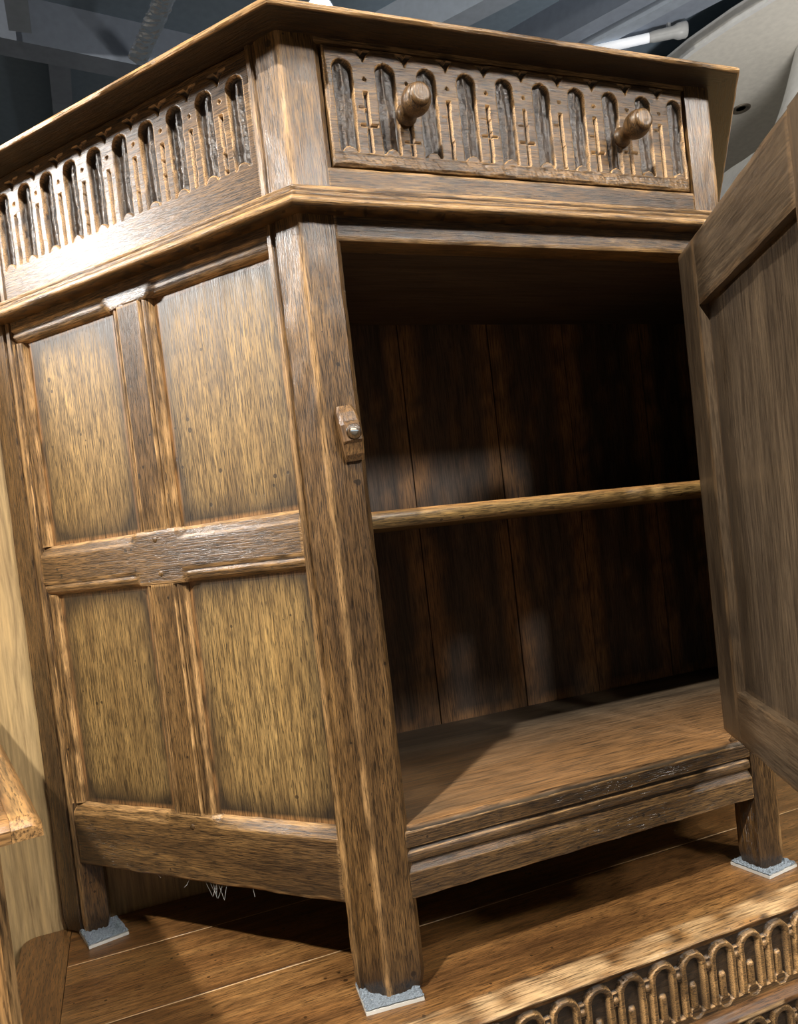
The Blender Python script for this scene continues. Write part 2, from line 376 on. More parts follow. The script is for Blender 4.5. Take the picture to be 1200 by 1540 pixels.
# ---- posts
def post(A, right=False, rear=False):
    """front post: arris at A; cross-section five sided"""
    n = 230; zs = np.linspace(.003, ZU, n)
    if not rear:
        if not right:
            loop = [(P + .0045, .005), (P, 0), (0, 0)]; c1 = DC[:2] * PR; c2 = DC[:2] * PR - NC[:2] * .028
            loop = [(P + .0045, .028), (P + .0045, .0045), (P, .0006), (P * .5, 0), (.0012, 0), tuple(DC[:2] * .0012), tuple(DC[:2] * .017), tuple(DC[:2] * .0215), tuple(DC[:2] * .0235 - NC[:2] * .0022), tuple(DC[:2] * .0260 - NC[:2] * .0022), tuple(DC[:2] * .0275), tuple(c1), tuple(c2)]
        else:
            c1 = DR[:2] * PR; c2 = DR[:2] * PR - NR[:2] * .028
            loop = [tuple(c2), tuple(c1), tuple(DR[:2] * .0275), tuple(DR[:2] * .0260 - NR[:2] * .0022), tuple(DR[:2] * .0235 - NR[:2] * .0022), tuple(DR[:2] * .0215), tuple(DR[:2] * .012), tuple(DR[:2] * .0012), (-.0012, 0), (-P * .5, 0), (-P, .0006), (-P, .005), (-P, .028)]
    else:
        s = -1 if not right else 1; d = DC if not right else DR; nn = NC if not right else NR
        a = d[:2] * (L - .0345); b_ = d[:2] * L; yb = b_[1]
        g = lambda s0, dd: tuple(d[:2] * s0 - nn[:2] * dd)
        loop = [g(L - .0345, 0), g(L - .0295, 0), g(L - .0285, .0022), g(L - .026, .0022), g(L - .0245, 0), g(L - .0012, 0), g(L, .0015), (b_[0], yb), (b_[0] + (-s) * .046, yb), (a[0] + (-s) * .022, a[1] + .003)]
        if not right: loop = loop
        else: loop = loop[::-1]
    pts, near = dens(loop, .0022)
    k = len(pts); R = np.zeros((n, k, 3)); wear = np.zeros((n, k)); st = np.zeros((n, k))
    cen = pts.mean(0); sd = rng.randint(999)
    per = np.arange(k)
    for i, z in enumerate(zs):
        sc = 1 - .10 * (1 - sm(.003, .016, z)) - .0
        r = vn(per * .35, np.full(k, z * 45), sd) - .5
        dirn = pts - cen; dirn /= np.linalg.norm(dirn, axis=1)[:, None]
        q = cen + (pts - cen) * sc + dirn * r[:, None] * .0009
        R[i, :, :2] = q + np.array(A)
        R[i, :, 2] = z
    # soft worn arris
    ar = np.linalg.norm(pts, axis=1)
    zz, pp = np.meshgrid(zs, per, indexing='ij')
    if not rear:
        wv = .8 * np.exp(-(ar / .0022) ** 2)[None, :] * np.clip(vn(zz * 30, pp * .2, sd + 2) * 1.9 - .15, 0, 1)
        if not right: wv += (np.exp(-((np.linalg.norm(pts - DC[:2] * .0288, axis=1)) / .0018) ** 2))[None, :] * .8 * np.clip(vn(zz * 25, pp * 0, sd + 3) * 1.8 - .2, 0, 1)
    else:
        wv = np.exp(-(np.linalg.norm(pts - (DC if not right else DR)[:2] * (L - .0325), axis=1) / .0018) ** 2)[None, :] * .8 * np.clip(vn(zz * 25, pp * 0, sd + 3) * 1.8 - .2, 0, 1)
    st = np.clip(.75 * (1 - sm(0, .05, zz)) + .0 * zz, 0, 1)
    g = np.stack([R[..., 2], R[..., 0], R[..., 1]], -1) + rng.rand(3) * 5
    if not right or rear: R = R; 
    o = loft('post', cup, OAK, R[:, ::-1], gr=g[:, ::-1], wear=wv[:, ::-1], stain_shade=st[:, ::-1])
    m = o.data; m.shade_smooth() if False else None
    # keep arrises crisp
    try: m.set_sharp_from_angle(angle=math.radians(35))
    except Exception: pass
    return o
pl = post((0, 0)); prt = post((W, 0), True); pbl = post((0, 0), False, True); pbr = post((W, 0), True, True)
def rear_r(): pass

# ---- felt pads under the feet
def pad(parent, cx, cy, ang, w, d):
    u = np.array([math.cos(ang), math.sin(ang), 0]); v_ = np.array([-math.sin(ang), math.cos(ang), 0]); c = np.array([cx, cy, 0.])
    N_ = 26; k = N_ + 1; us = np.linspace(-w / 2, w / 2, k); vs = np.linspace(-d / 2, d / 2, k); V = []
    for b_ in vs:
        for a_ in us:
            edge = min(w / 2 - abs(a_), d / 2 - abs(b_))
            z = .0028 + .0022 * rng.rand() * (edge > .0008) + (.0015 if edge < .006 else 0)
            V.append(c + u * (a_ + (rng.rand() - .5) * .0012) + v_ * (b_ + (rng.rand() - .5) * .0012) + EZ * z)
    idx = np.arange(k * k).reshape(k, k); q = np.stack([idx[:-1, :-1], idx[:-1, 1:], idx[1:, 1:], idx[1:, :-1]], -1).reshape(-1, 4)
    f = mk('felt_pad', V, q, [], FELT, parent, smooth=False)
    pc = [c + u * a_ * w / 2 + v_ * b_ * d / 2 for a_, b_ in ((-1, -1), (1, -1), (1, 1), (-1, 1))]
    V2 = [p_ + EZ * .0002 for p_ in pc] + [p_ + EZ * .003 for p_ in pc]
    mk('felt_backing', V2, [(3, 2, 1, 0), (4, 5, 6, 7), (0, 1, 5, 4), (1, 2, 6, 5), (2, 3, 7, 6), (3, 0, 4, 7)], [], FELTE, parent, smooth=False)
    f['label'] = 'grey fuzzy felt pad under the foot'
pad(pl, .0040, .012, -.10, .047, .042)
pad(prt, W - .0135, .013, .12, .041, .044)
pad(pbl, -.214, .264, .25, .038, .044)
pad(pbr, W + .224, .268, -.25, .056, .044)

# ---- moulding profiles across a frame edge
def mprof(e):
    d = np.where(e < .0015, .0085, 0.)
    d = np.where((e >= .0015) & (e < .0058), .0072 - .0048 * np.sqrt(np.clip(1 - ((e - .0058) / .0043) ** 2, 0, 1)), d)
    d = np.where((e >= .0058) & (e < .0095), .0012 + .0008 * ((e - .0077) / .0018) ** 2, d)
    d = np.where((e >= .0095) & (e < .0118), .0030, d)
    return d
def bprof(e):
    return np.where(e < .0008, .0075, np.clip(.0065 * (1 - e / .0095), 0, 1))
MS0, MS1 = .1655, .2165     # muntin span in s

# ---- canted side frames.  sf: 'l' or 'r'
def cant_side(side):
    if side == 'l': O = np.zeros(3); d, nn = DC, NC
    else: O = np.array([W, 0, 0.]); d, nn = DR, NR
    def B(name, s0, s1, z0, z1, mat, t, D=None, res=.0018, grain='u', stain_shade=None, off=0., **k):
        # u runs so that U x Z = N
        if side == 'l': o = O + d * s1; U = -d; f = lambda u: s1 - u
        else: o = O + d * s0; U = d; f = lambda u: s0 + u
        DD = None if D is None else (lambda u, v: D(f(u), z0 + v))
        SS = None if stain_shade is None else (lambda u, v: stain_shade(f(u), z0 + v))
        return board(name, cup, mat, o + EZ * z0 + nn * off, U, nn, s1 - s0, z1 - z0, t, DD, res, grain, SS, **k)
    a, b_ = PR, L - .0345
    mid = (MS0 + MS1) / 2; hw = (MS1 - MS0) / 2
    fade = lambda s: sm(hw - .002, hw + .010, np.abs(s - mid))       # 0 at the muntin, 1 over the panels
    # top rail (behind the waist moulding)
    B('top_rail', a, b_, .5955, ZM, OAK, .022, lambda s, z: mprof(z - .5955 + .0002) * sm(hw - .004, hw + .006 + .004 * 0, np.abs(s - mid) - (z - .5955) * .55) , off=-.0012)
    B('middle_rail', a, b_, .3460, .3950, OAK, .022,
      lambda s, z: bprof(.3950 - z) * fade(s) + mprof(z - .3460) * sm(hw + .0, hw + .008, np.abs(s - mid)) * .8, off=-.0012,
      stain_shade=None)
    B('bottom_rail', a, b_, ZRB, .1370, OAK, .022,
      lambda s, z: bprof(.1370 - z) * fade(s), off=-.0012, stain_shade=lambda s, z: .35 * (1 - sm(ZRB, ZRB + .02, z)) + .3 * sm(.3, 1, vn(s * 14, z * 40, 3)), edge=.002)
    for z0, z1 in ((.1365, .3465), (.3945, .5960)):
        B('muntin', MS0, MS1, z0, z1, OAK, .020, lambda s, z: mprof(np.minimum(s - MS0, MS1 - s)), .0012, 'v', off=-.0016, edge=.0)
    # ovolo mouldings next to the posts
    for z0, z1 in ((.1365, .3465), (.3945, .5960)):
        B('edge_moulding', b_ - .0135, b_, z0, z1, OAK, .018, lambda s, z: mprof(s - (b_ - .0135)), .0011, 'v', off=-.0016, edge=0.)
        for s0, s1 in ((a - .0005, MS0 + .001), (MS1 - .001, b_ - .0125)):
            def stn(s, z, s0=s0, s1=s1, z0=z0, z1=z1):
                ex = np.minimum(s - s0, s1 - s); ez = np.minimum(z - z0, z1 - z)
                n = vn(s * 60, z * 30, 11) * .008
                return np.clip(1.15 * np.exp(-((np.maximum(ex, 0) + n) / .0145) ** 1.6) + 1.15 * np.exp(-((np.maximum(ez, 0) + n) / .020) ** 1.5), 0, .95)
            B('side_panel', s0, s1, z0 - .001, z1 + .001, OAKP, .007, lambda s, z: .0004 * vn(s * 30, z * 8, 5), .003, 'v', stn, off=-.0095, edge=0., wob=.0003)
    # carved frieze board
    return B
def arches(c0, pitch, n, ztop, zbot, hw, seed, cross=False):
    """depth field of a row of carved round-headed flutes; returns (depth, ground mask)"""
    cs = [c0 + pitch * i for i in range(n)]
    def D(x, z):
        jx = (vn(x * 150, z * 150, seed) - .5) * .0007; xx = x + jx
        i = np.clip(np.round((xx - c0) / pitch), 0, n - 1); dx = xx - (c0 + pitch * i)
        zc = ztop - hw
        wz = hw * (1 - .06 * np.clip((zc - z) / (zc - zbot), 0, 1))
        inside = np.where(z > zc, hw - np.hypot(dx, z - zc), wz - np.abs(dx))
        bump_ = np.hypot(dx, (z - zbot + .0012) * 1.1) < .0062
        ins = (inside > 0) & (z > zbot) & ~bump_
        dep = np.where(ins, .0052 * sm(0, .0013, inside), 0)
        # gouge marks in the ground
        dep = dep - np.where(ins, .0012 * np.clip(1 - np.abs(dx - .0010 * np.sin(z * 90 + i * 2)) / (.45 * hw), 0, 1), 0)
        dep = dep + np.where(ins & (inside > .0012), .0007 * (vn(x * 500, z * 330, seed + 1) - .5), 0)
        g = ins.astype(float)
        # slit, dot and V notch between two arches
        j = np.clip(np.floor((xx - c0) / pitch), -1, n - 1); mx = c0 + pitch * (j + .5); ddx = xx - mx
        ok = (j >= 0) & (j < n - 1)
        h = ztop - zbot
        sl = ok & (np.abs(ddx) < .0017) & (z < zbot + .66 * h) & (z > zbot + .0005)
        dot = ok & (np.hypot(ddx, z - (zbot + .80 * h)) < .0014)
        rr = np.hypot(dx, z - zc); R1 = pitch * .53
        vv = (rr > R1) & (rr < R1 + .0040) & (z > ztop - .0022) & (np.abs(dx) > pitch * .20) & (z < ztop + .0080)
        vv &= (ok | False)
        dep = np.where(sl, .0042, dep); dep = np.where(dot, .003, dep); dep = np.where(vv & ~ins, .0030 * sm(R1, R1 + .0008, rr), dep)
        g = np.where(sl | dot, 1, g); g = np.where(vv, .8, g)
        if cross:
            hh = (vn(j * 7.31, j * 0 + 3, seed)) ; zcx = zbot + (.12 + .42 * hh) * h
            cr_ = ok & (np.abs(z - zcx) < .0009) & (np.abs(ddx) < pitch * .2) & (np.mod(j, 3) != 2)
            dep = np.where(cr_ & ~ins, .0026, dep)
            cr2 = ok & (np.abs(z - zcx - .014) < .0006) & (ddx < 0) & (ddx > -pitch * .2)
            dep = np.where(cr2 & ~ins, .0016, dep)
            # tooling below the arches
            tt = (z < zbot - .001); dep = dep + np.where(tt, .0009 * (vn(x * 500 + z * 300, z * 260, seed + 7)), 0)
        D.g = g
        return dep
    return D
for side in 'lr':
    B = cant_side(side)
    D = arches(.0462, .0325, 10, .7385, .6665, .0085, 21)
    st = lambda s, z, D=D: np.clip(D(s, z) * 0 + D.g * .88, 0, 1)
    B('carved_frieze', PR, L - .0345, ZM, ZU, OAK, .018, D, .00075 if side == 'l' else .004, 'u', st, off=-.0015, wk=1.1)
    if side == 'r': pass

# ---- front frame
def FB(name, x0, x1, z0, z1, mat, t, D=None, res=.0016, grain='u', stain_shade=None, y=0., parent=None, **k):
    DD = None if D is None else (lambda u, v: D(x0 + u, z0 + v)); SS = None if stain_shade is None else (lambda u, v: stain_shade(x0 + u, z0 + v))
    return board(name, parent or cup, mat, (x0, y, z0), EX, -EY, x1 - x0, z1 - z0, t, DD, res, grain, SS, **k)
def brail(x, z):
    d = np.zeros_like(x)
    d = np.where((z < .1158) & (z > .1122), .0034, d)
    bead = (z <= .1122) & (z > .1042); d = np.where(bead, .0014 - .0014 * np.cos((z - .1082) / .0040 * 1.3) + .0004, d)
    d = np.where((z <= .1042) & (z > .1010), .0036, d)
    d = np.where((z <= .1010) & (z > .0955), .0036 * (z - .0955) / .0055, d)
    return d + .0005 * vn(x * 90, z * 120, 8)
FB('bottom_rail', P - .001, W - P + .001, ZRB, ZRT - .0045, OAK, .024, brail, .0011, stain_shade=lambda x, z: .45 * vn(x * 9, z * 30, 17) + .15, y=.0008, edge=.0010)
FB('lintel_rail', P - .001, W - P + .001, ZO, ZM, OAK, .024, None, .002, y=.0006)
FB('drawer_rail', P - .001, W - P + .001, ZM, .6545, OAK, .024, None, .0015, y=.0010)
FB('drawer_top_rail', P - .001, W - P + .001, .7498, ZU, OAK, .024, None, .003, y=.0012)
# drawer
drw_D = arches(.0490, .0359, 10, .7390, .6670, .0085, 44, True)
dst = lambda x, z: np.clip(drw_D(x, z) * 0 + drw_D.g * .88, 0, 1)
drawer = FB('drawer', .0345, .3830, .6562, .7490, OAK, .016, drw_D, .00072, stain_shade=dst, y=.0002, edge=.0018, wk=1.1)
room_box('drawer_box', (.042, .017, .662), (.376, .22, .742), OAKI, parent=drawer)
for kx, kz in ((.0990, .6985), (.3085, .6985)):
    prof = [(.0001, -.002), (.0085, -.001), (.0088, .0015), (.0068, .003), (.0058, .006), (.0062, .0095), (.0075, .0115), (.0098, .0145), (.0112, .0185), (.0115, .0225), (.0110, .0256), (.0100, .0280), (.0090, .0290), (.0082, .0291), (.0081, .0297), (.0087, .0303), (.0084, .0315), (.0068, .0325), (.0050, .0328), (.0045, .0326), (.0030, .0330), (.0001, .0331)]
    kb = lathe('knob', drawer, OAK, prof, (kx, -.001, kz), (0, -1, 0), 40)
    kb['label'] = 'turned wooden knob'

# ---- swept mouldings following the three visible sides
def side_path(out, inset_back=0.):
    """corner points of the plan at distance `out` outside the carcase, from rear-left to rear-right"""
    t = math.tan(TH / 2) * out
    yb = DC[1] * L
    # rear ends: stay on the plane y = yb
    s_l = (yb - out * NC[1]) / DC[1]
    rl = DC[:2] * s_l + NC[:2] * out
    rr = np.array([W - rl[0], rl[1]])
    return [rl, np.array([-t, -out]), np.array([W + t, -out]), rr]
def sweep(name, profile, mat, nick=.0005, step=.003, close_back=False, wearf=None, seed=0):
    cols = []; tt = None
    for out, z in profile:
        pth = side_path(out); pts = []
        for i in range(3):
            a, b_ = pth[i], pth[i + 1]; n = 140
            for j in range(n + (i == 2)): pts.append(a + (b_ - a) * j / n)
        cols.append([(p[0], p[1], z) for p in pts])
    A = np.array(cols).transpose(1, 0, 2)      # (along, profile, 3)
    n, k, _ = A.shape
    al = np.arange(n)[:, None] * .003; pf = np.arange(k)[None, :]
    nz = (vn(al * 60 + 0 * pf, pf * .8 + 0 * al, seed) - .5) * nick - np.clip(vn(al * 28 + 0 * pf, pf * .5 + 0 * al, seed + 9) - .8, 0, 1) * nick * 5
    cenx = A.mean(axis=1, keepdims=True)
    nrm = np.where((np.arange(n) < 140)[:, None], NC[None, :2], np.where((np.arange(n) < 280)[:, None], np.array([[0, -1.]]), NR[None, :2]))
    A[..., :2] += nz[..., None] * nrm[:, None, :]
    g = np.zeros_like(A); g[..., 0] = al; g[..., 1] = A[..., 2]; g[..., 2] = pf * .0015; g += rng.rand(3) * 5
    wr = np.zeros((n, k)) if wearf is None else np.array([wearf(o_, z_) for o_, z_ in profile])[None, :] * np.clip(vn(al * 24, pf * .7, seed + 2) * 2 - .25, 0, 1)
    return loft(name, cup, mat, A[:, ::-1], gr=g[:, ::-1], wear=wr[:, ::-1])
def dense_prof(pr, step=.0008):
    out = []
    for a, b_ in zip(pr[:-1], pr[1:]):
        l = math.hypot(b_[0] - a[0], b_[1] - a[1]); k = max(1, int(l / step))
        out += [(a[0] + (b_[0] - a[0]) * j / k, a[1] + (b_[1] - a[1]) * j / k) for j in range(k)]
    return out + [pr[-1]]
wm = [(-.006, .6362), (.0050, .6362), (.0072, .6350), (.0076, .6335), (.0062, .6318), (.0060, .6308), (.0085, .6302), (.0105, .6290), (.0108, .6280), (.0095, .6268), (.0098, .6262),
      (.0125, .6256), (.0152, .6240), (.0165, .6222), (.0168, .6202), (.0160, .6184), (.0142, .6170), (.0120, .6166), (-.006, .6166)]
sweep('waist_moulding', wm, OAK, .0005, wearf=lambda o_, z_: .75 if (.0155 < o_ or (abs(z_ - .6288) < .001 and o_ > .009) or (o_ > .0068 and z_ > .633)) else 0., seed=31)
# top slab
def slab():
    prof = dense_prof([(-.03, ZU), (.0250, ZU), (.0262, ZU + .0005), (.0272, ZU + .0020), (.0272, ZU + .0036), (.0258, ZU + .0052), (.0230, ZU + .0064), (.0180, ZU + .0076), (.0160, ZU + .0086), (.0080, ZU + .0105), (-.03, ZU + .0105)], .0012)
    rings = []; n1 = 120
    wr = []; G = []; SHADE = []
    for out, z in prof:
        pth = side_path(out); pts = []
        for i in range(3):
            for j in range(n1): pts.append(pth[i] + (pth[i + 1] - pth[i]) * j / n1)
        pts.append(pth[3]); nb = 30
        for j in range(1, nb): pts.append(pth[3] + (pth[0] - pth[3]) * j / nb)
        pts = np.array(pts); k = len(pts); al = np.arange(k) * .0033
        nz = (vn(al * 50, al * 0 + z * 700, 77) - .5) * .0007 - np.clip(vn(al * 24, al * 0 + z * 300, 78) - .82, 0, 1) * .005
        c = np.array([W / 2, .15]); dd = pts - c; dd /= np.linalg.norm(dd, axis=1)[:, None]
        if out > .018: pts = pts + dd * nz[:, None]
        rings.append([(p[0], p[1], z) for p in pts])
        wv = (.85 if .0255 < out and z > ZU + .0004 else 0.) * np.clip(vn(al * 20, al * 0, 5) * 1.9 - .1, 0, 1); wr.append(wv); SHADE.append(np.full(k, .80 if z < ZU + .0003 else 0.))  # slab underside darkened in its colour, deepening the shade there
        G.append(np.stack([al, np.full(k, z), np.full(k, out)], -1))
    o = loft('top_slab', cup, OAK, np.array(rings), gr=np.array(G), wear=np.array(wr), stain_shade=np.array(SHADE))
    try: o.data.set_sharp_from_angle(angle=math.radians(32))
    except Exception: pass
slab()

# ---- interior
def hexboard(name, z0, z1, y0, mat, front_round=False, inset=.010, x0=None, x1=None, parent=cup, lab=None):
    """board filling the canted interior from depth y0 to the back"""
    yb = DEP - .0005
    def xl(y): return -(y / math.tan(TH)) + inset / math.sin(TH)
    xa = xl(y0) if x0 is None else x0; xb = W - xl(y0) if x1 is None else x1
    ya = y0 + (.030 if x0 is not None else 0)
    poly = [(xa, y0), (xb, y0)] + ([(W - xl(ya), ya)] if x0 is not None else []) + [(W - xl(yb), yb), (xl(yb), yb)] + ([(xl(ya), ya)] if x0 is not None else [])
    # grid along x for the front edge
    pts, near = dens(poly, .006)
    k = len(pts); front = pts[:, 1] < y0 + 1e-6
    prof = [(0, 0), (.0, .0015), (0, .5), (.0, .9985), (0, 1)]
    zs = np.linspace(z0, z1, 7); R = []
    for z in zs:
        q = pts.copy()
        if front_round:
            t = (z - z0) / (z1 - z0) * 2 - 1; q[front, 1] += .004 * (1 - math.sqrt(max(0, 1 - t * t)))
        else:
            t = (z - z0) / (z1 - z0); q[front, 1] += (vn(q[front, 0] * 90, q[front, 0] * 0 + z * 900, 5) * .0016) * (t > .8) + .0003
        R.append(np.concatenate([q, np.full((k, 1), z)], 1))
    R = np.array(R); g = R[..., [0, 1, 2]] + rng.rand(3) * 5
    wr = np.zeros(R.shape[:2]); wr[-1, front] = .7; wr[-2, front] = .3
    o = loft(name, parent, mat, R, gr=g, wear=wr)
    try: o.data.set_sharp_from_angle(angle=math.radians(40))
    except Exception: pass
    return o
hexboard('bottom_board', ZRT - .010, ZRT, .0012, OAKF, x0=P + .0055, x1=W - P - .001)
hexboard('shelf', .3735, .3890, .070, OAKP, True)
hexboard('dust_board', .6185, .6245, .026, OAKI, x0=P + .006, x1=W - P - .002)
bx = [-.245, -.11, .010, .064, .187, .308, .418, .540, .655]
bx = [-.205, -.060, .064, .187, .308, .418, .540, .620]
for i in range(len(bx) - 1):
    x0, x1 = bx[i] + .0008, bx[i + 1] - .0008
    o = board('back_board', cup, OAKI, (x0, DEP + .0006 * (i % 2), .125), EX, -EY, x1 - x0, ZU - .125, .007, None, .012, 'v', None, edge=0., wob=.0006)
# inner corner battens behind the right canted side (seen in the shade)
for s0 in (.06, .19): pass

# ---- turn button on the front post
tb = np.array([.0205, 0, .4475])
def button():
    w2, h2, t2 = .0082, .0215, .0125
    ca, sa = math.cos(.10), math.sin(.10)
    levels = [(-1.0, .30, .86), (-.78, .62, .95), (-.40, .82, 1.), (-.30, 1.0, 1.), (.28, 1.0, 1.), (.40, .86, 1.), (.74, .62, .98), (1.0, .34, .74)]
    R = []
    for f, dp, ww in levels:
        z = f * h2; xw = w2 * ww; y1 = -t2 * dp
        sec = [(-xw, 0), (-xw, y1 * .75), (-xw * .72, y1), (xw * .72, y1), (xw, y1 * .75), (xw, 0)]
        R.append([(tb[0] + x_ * ca - z * sa, y_ + .0005, tb[2] + z * ca + x_ * sa) for x_, y_ in sec])
    R = np.array(R); g = R[..., [2, 0, 1]] + 3.3
    o = loft('turn_button', cup, OAKL, R, gr=g, smooth=False, stain_shade=np.full(R.shape[:2], .35))
    o['label'] = 'small faceted wooden turn button holding the door'
    s = lathe('screw', o, METAL, [(.0001, 0), (.0036, 0), (.0036, .0006), (.0032, .0014), (.0021, .0021), (.0001, .0023)], (tb[0] + .0005, -t2 + .0004, tb[2]), (0, -1, 0), 20)
    # slot as two half ridges
    lathe('washer', o, OAK, [(.0001, 0), (.0060, 0), (.0062, .0004), (.0055, .0009), (.0001, .0009)], (tb[0] + .0005, -t2 + .0002, tb[2]), (0, -1, 0), 20)
    room_box('screw_slot', (tb[0] - .0024, -t2 - .0021, tb[2] - .0003), (tb[0] + .0034, -t2 - .0012, tb[2] + .0004), CEIL, parent=o)
button()

# ---- open door
PHI = 2.046
dd = np.array([math.cos(PHI), -math.sin(PHI), 0]); dn = np.array([dd[1], -dd[0], 0])      # dn faces the cupboard inside when open
H0 = np.array([.3575, 0., 0.])                                  # hinge edge of the inner face
TL = math.radians(-.75)
dV = EZ * math.cos(TL) + dd * math.sin(TL) * -1; dU = dd * math.cos(TL) + EZ * math.sin(TL)
door = empty('door', H0 + EZ * .148)
door.parent = cup; door.location = Vector(H0 + EZ * .148) - cup.location
def DB(name, s0, s1, z0, z1, mat, t, off=0., grain='u', D=None, res=.003, stain_shade=None, **k):
    # viewed face normal dn, U x V = dn requires U = V x dn
    U = np.cross(dV, dn); sgn = 1 if U @ dU > 0 else -1
    base = H0 + EZ * .370
    s_start = s0 if sgn > 0 else s1
    O = base + dU * s_start + dV * (z0 - .370) + dn * off
    fs = (lambda u: s0 + u) if sgn > 0 else (lambda u: s1 - u)
    DD = None if D is None else (lambda u, v: D(fs(u), z0 + v)); SS = None if stain_shade is None else (lambda u, v: stain_shade(fs(u), z0 + v))
    return board(name, door, mat, O, dU * sgn, dn, s1 - s0, z1 - z0, t, DD, res, grain, SS, V=dV, **k)
DT, DBm = .5925, .1475
DB('door_stile', 0, .0485, DBm, DT, OAKD, .020, grain='v')
DB('door_stile', .2545, .318, DBm, DT, OAKD, .020, grain='v')
DB('door_rail', .0487, .2543, .5345, DT, OAKD, .020, off=-.0004)
DB('door_rail', .0487, .2543, DBm, .1945, OAKD, .020, off=-.0004)
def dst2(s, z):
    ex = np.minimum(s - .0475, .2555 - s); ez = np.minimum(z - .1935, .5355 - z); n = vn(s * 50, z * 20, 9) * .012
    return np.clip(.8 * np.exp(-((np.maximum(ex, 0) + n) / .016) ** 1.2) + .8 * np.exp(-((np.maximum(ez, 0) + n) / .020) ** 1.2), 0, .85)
DB('door_panel', .0475, .2555, .1935, .5355, OAKD, .005, off=-.0085, grain='v', stain_shade=dst2, edge=0., wob=.0004)
for z in (.20, .53): # hinges
    lathe('hinge', door, METAL, [(.0001, 0), (.0028, 0), (.0028, .045), (.0001, .045)], H0 + np.array([.0215, -.0135, z]), (0, 0, 1), 14)

# ================================================================= THE CHEST BELOW
chest = empty('oak_chest', (.3, .12, FZ), 'large dark oak chest with planked top and carved arcaded front, carrying the cupboard', 'chest')
CX0, CX1, CYB, CYF = -.291, .95, .300, -.060
def plank(x0, x1, y0, y1, name='top_plank', grainx=True, t=.020, nose=False):
    nx = max(2, int((x1 - x0) / .004)); 
    if not nose: loop = [(y0, -t), (y1, -t), (y1, -.0006), (y1 - .0005, 0), (y0 + .0005, 0), (y0, -.0006)]
    else: loop = [(-.046, -.0078), (-.040, -t), (y1, -t), (y1, -.0006), (y1 - .0005, 0), (-.020, 0), (-.027, -.0004), (-.030, -.0012), (-.038, -.0018), (-.045, -.0028), (-.0495, -.0042), (-.0512, -.0058), (-.0508, -.0072), (-.048, -.0078)]
    pts, _ = dens(loop, .004); k = len(pts); xs = np.linspace(x0, x1, nx)
    R = np.zeros((nx, k, 3)); sd = rng.randint(99)
    for i, x in enumerate(xs):
        dz = (vn(np.full(k, x * 30), pts[:, 0] * 60, sd) - .5) * .0004
        R[i, :, 0] = x; R[i, :, 1] = pts[:, 0]; R[i, :, 2] = pts[:, 1] + dz * (pts[:, 1] > -.002)
        if nose:
            nd = (pts[:, 0] < -.030) & (pts[:, 1] > -.0076)
            R[i, nd, 1] += (vn(np.full(nd.sum(), x * 45), pts[nd, 1] * 500, 4) - .5) * .0011 + np.clip(vn(np.full(nd.sum(), x * 20), pts[nd, 1] * 200, 6) - .75, 0, 1) * .006
            R[i, nd, 2] += (vn(np.full(nd.sum(), x * 70), pts[nd, 0] * 100, 14) - .5) * .0008
    g = R[..., [0, 1, 2]] + rng.rand(3) * 5
    wr = np.zeros((nx, k))
    if nose:
        nd = (pts[:, 0] < -.028) & (pts[:, 1] > -.0074)
        wr[:, nd] = (.75 * np.clip(vn(xs[:, None] * 60, pts[nd, 0][None, :] * 120, 51) * 1.8 - .2, 0, 1))
    st = np.zeros((nx, k))
    if nose:
        nd = (pts[:, 0] < -.020); st[:, nd] = .8 * np.clip(vn(xs[:, None] * 70 + pts[nd, 0][None, :] * 90, pts[nd, 0][None, :] * 300, 71) * 3 - 1.7, 0, 1)
    o = loft(name, chest, OAKC, R, gr=g, wear=wr, stain_shade=st)
    try: o.data.set_sharp_from_angle(angle=math.radians(40))
    except Exception: pass
    return o
plank(-.2455, CX1, CYF, .0968, nose=True)
plank(-.2455, CX1, .0976, .2140)
plank(-.2455, CX1, .2148, CYB)
# cleat across the left end, its outer corner rounded
def cleat():
    pts = [(-.2461, CYF + .003), (-.2461, CYB)]
    arc = [(-.291 + .014 - .014 * math.sin(a), CYB - .014 + .014 * math.cos(a)) for a in np.linspace(0, math.pi / 2, 6)]
    loop = pts + arc + [(-.291, CYF + .012), (-.283, CYF + .003)]
    p_, _ = dens(loop, .006); R = [[(x, y, z) for x, y in p_] for z in (-.020, -.0008, 0)]
    R = np.array(R); g = R[..., [1, 0, 2]] + 2.2
    o = loft('end_cleat', chest, OAKC, R, gr=g)
    try: o.data.set_sharp_from_angle(angle=math.radians(40))
    except Exception: pass
cleat()
for y in (.0972, .2144):
    room_box('joint_line', (-.2455, y - .00035, -.004), (CX1, y + .00035, .00005), PALE, parent=chest)
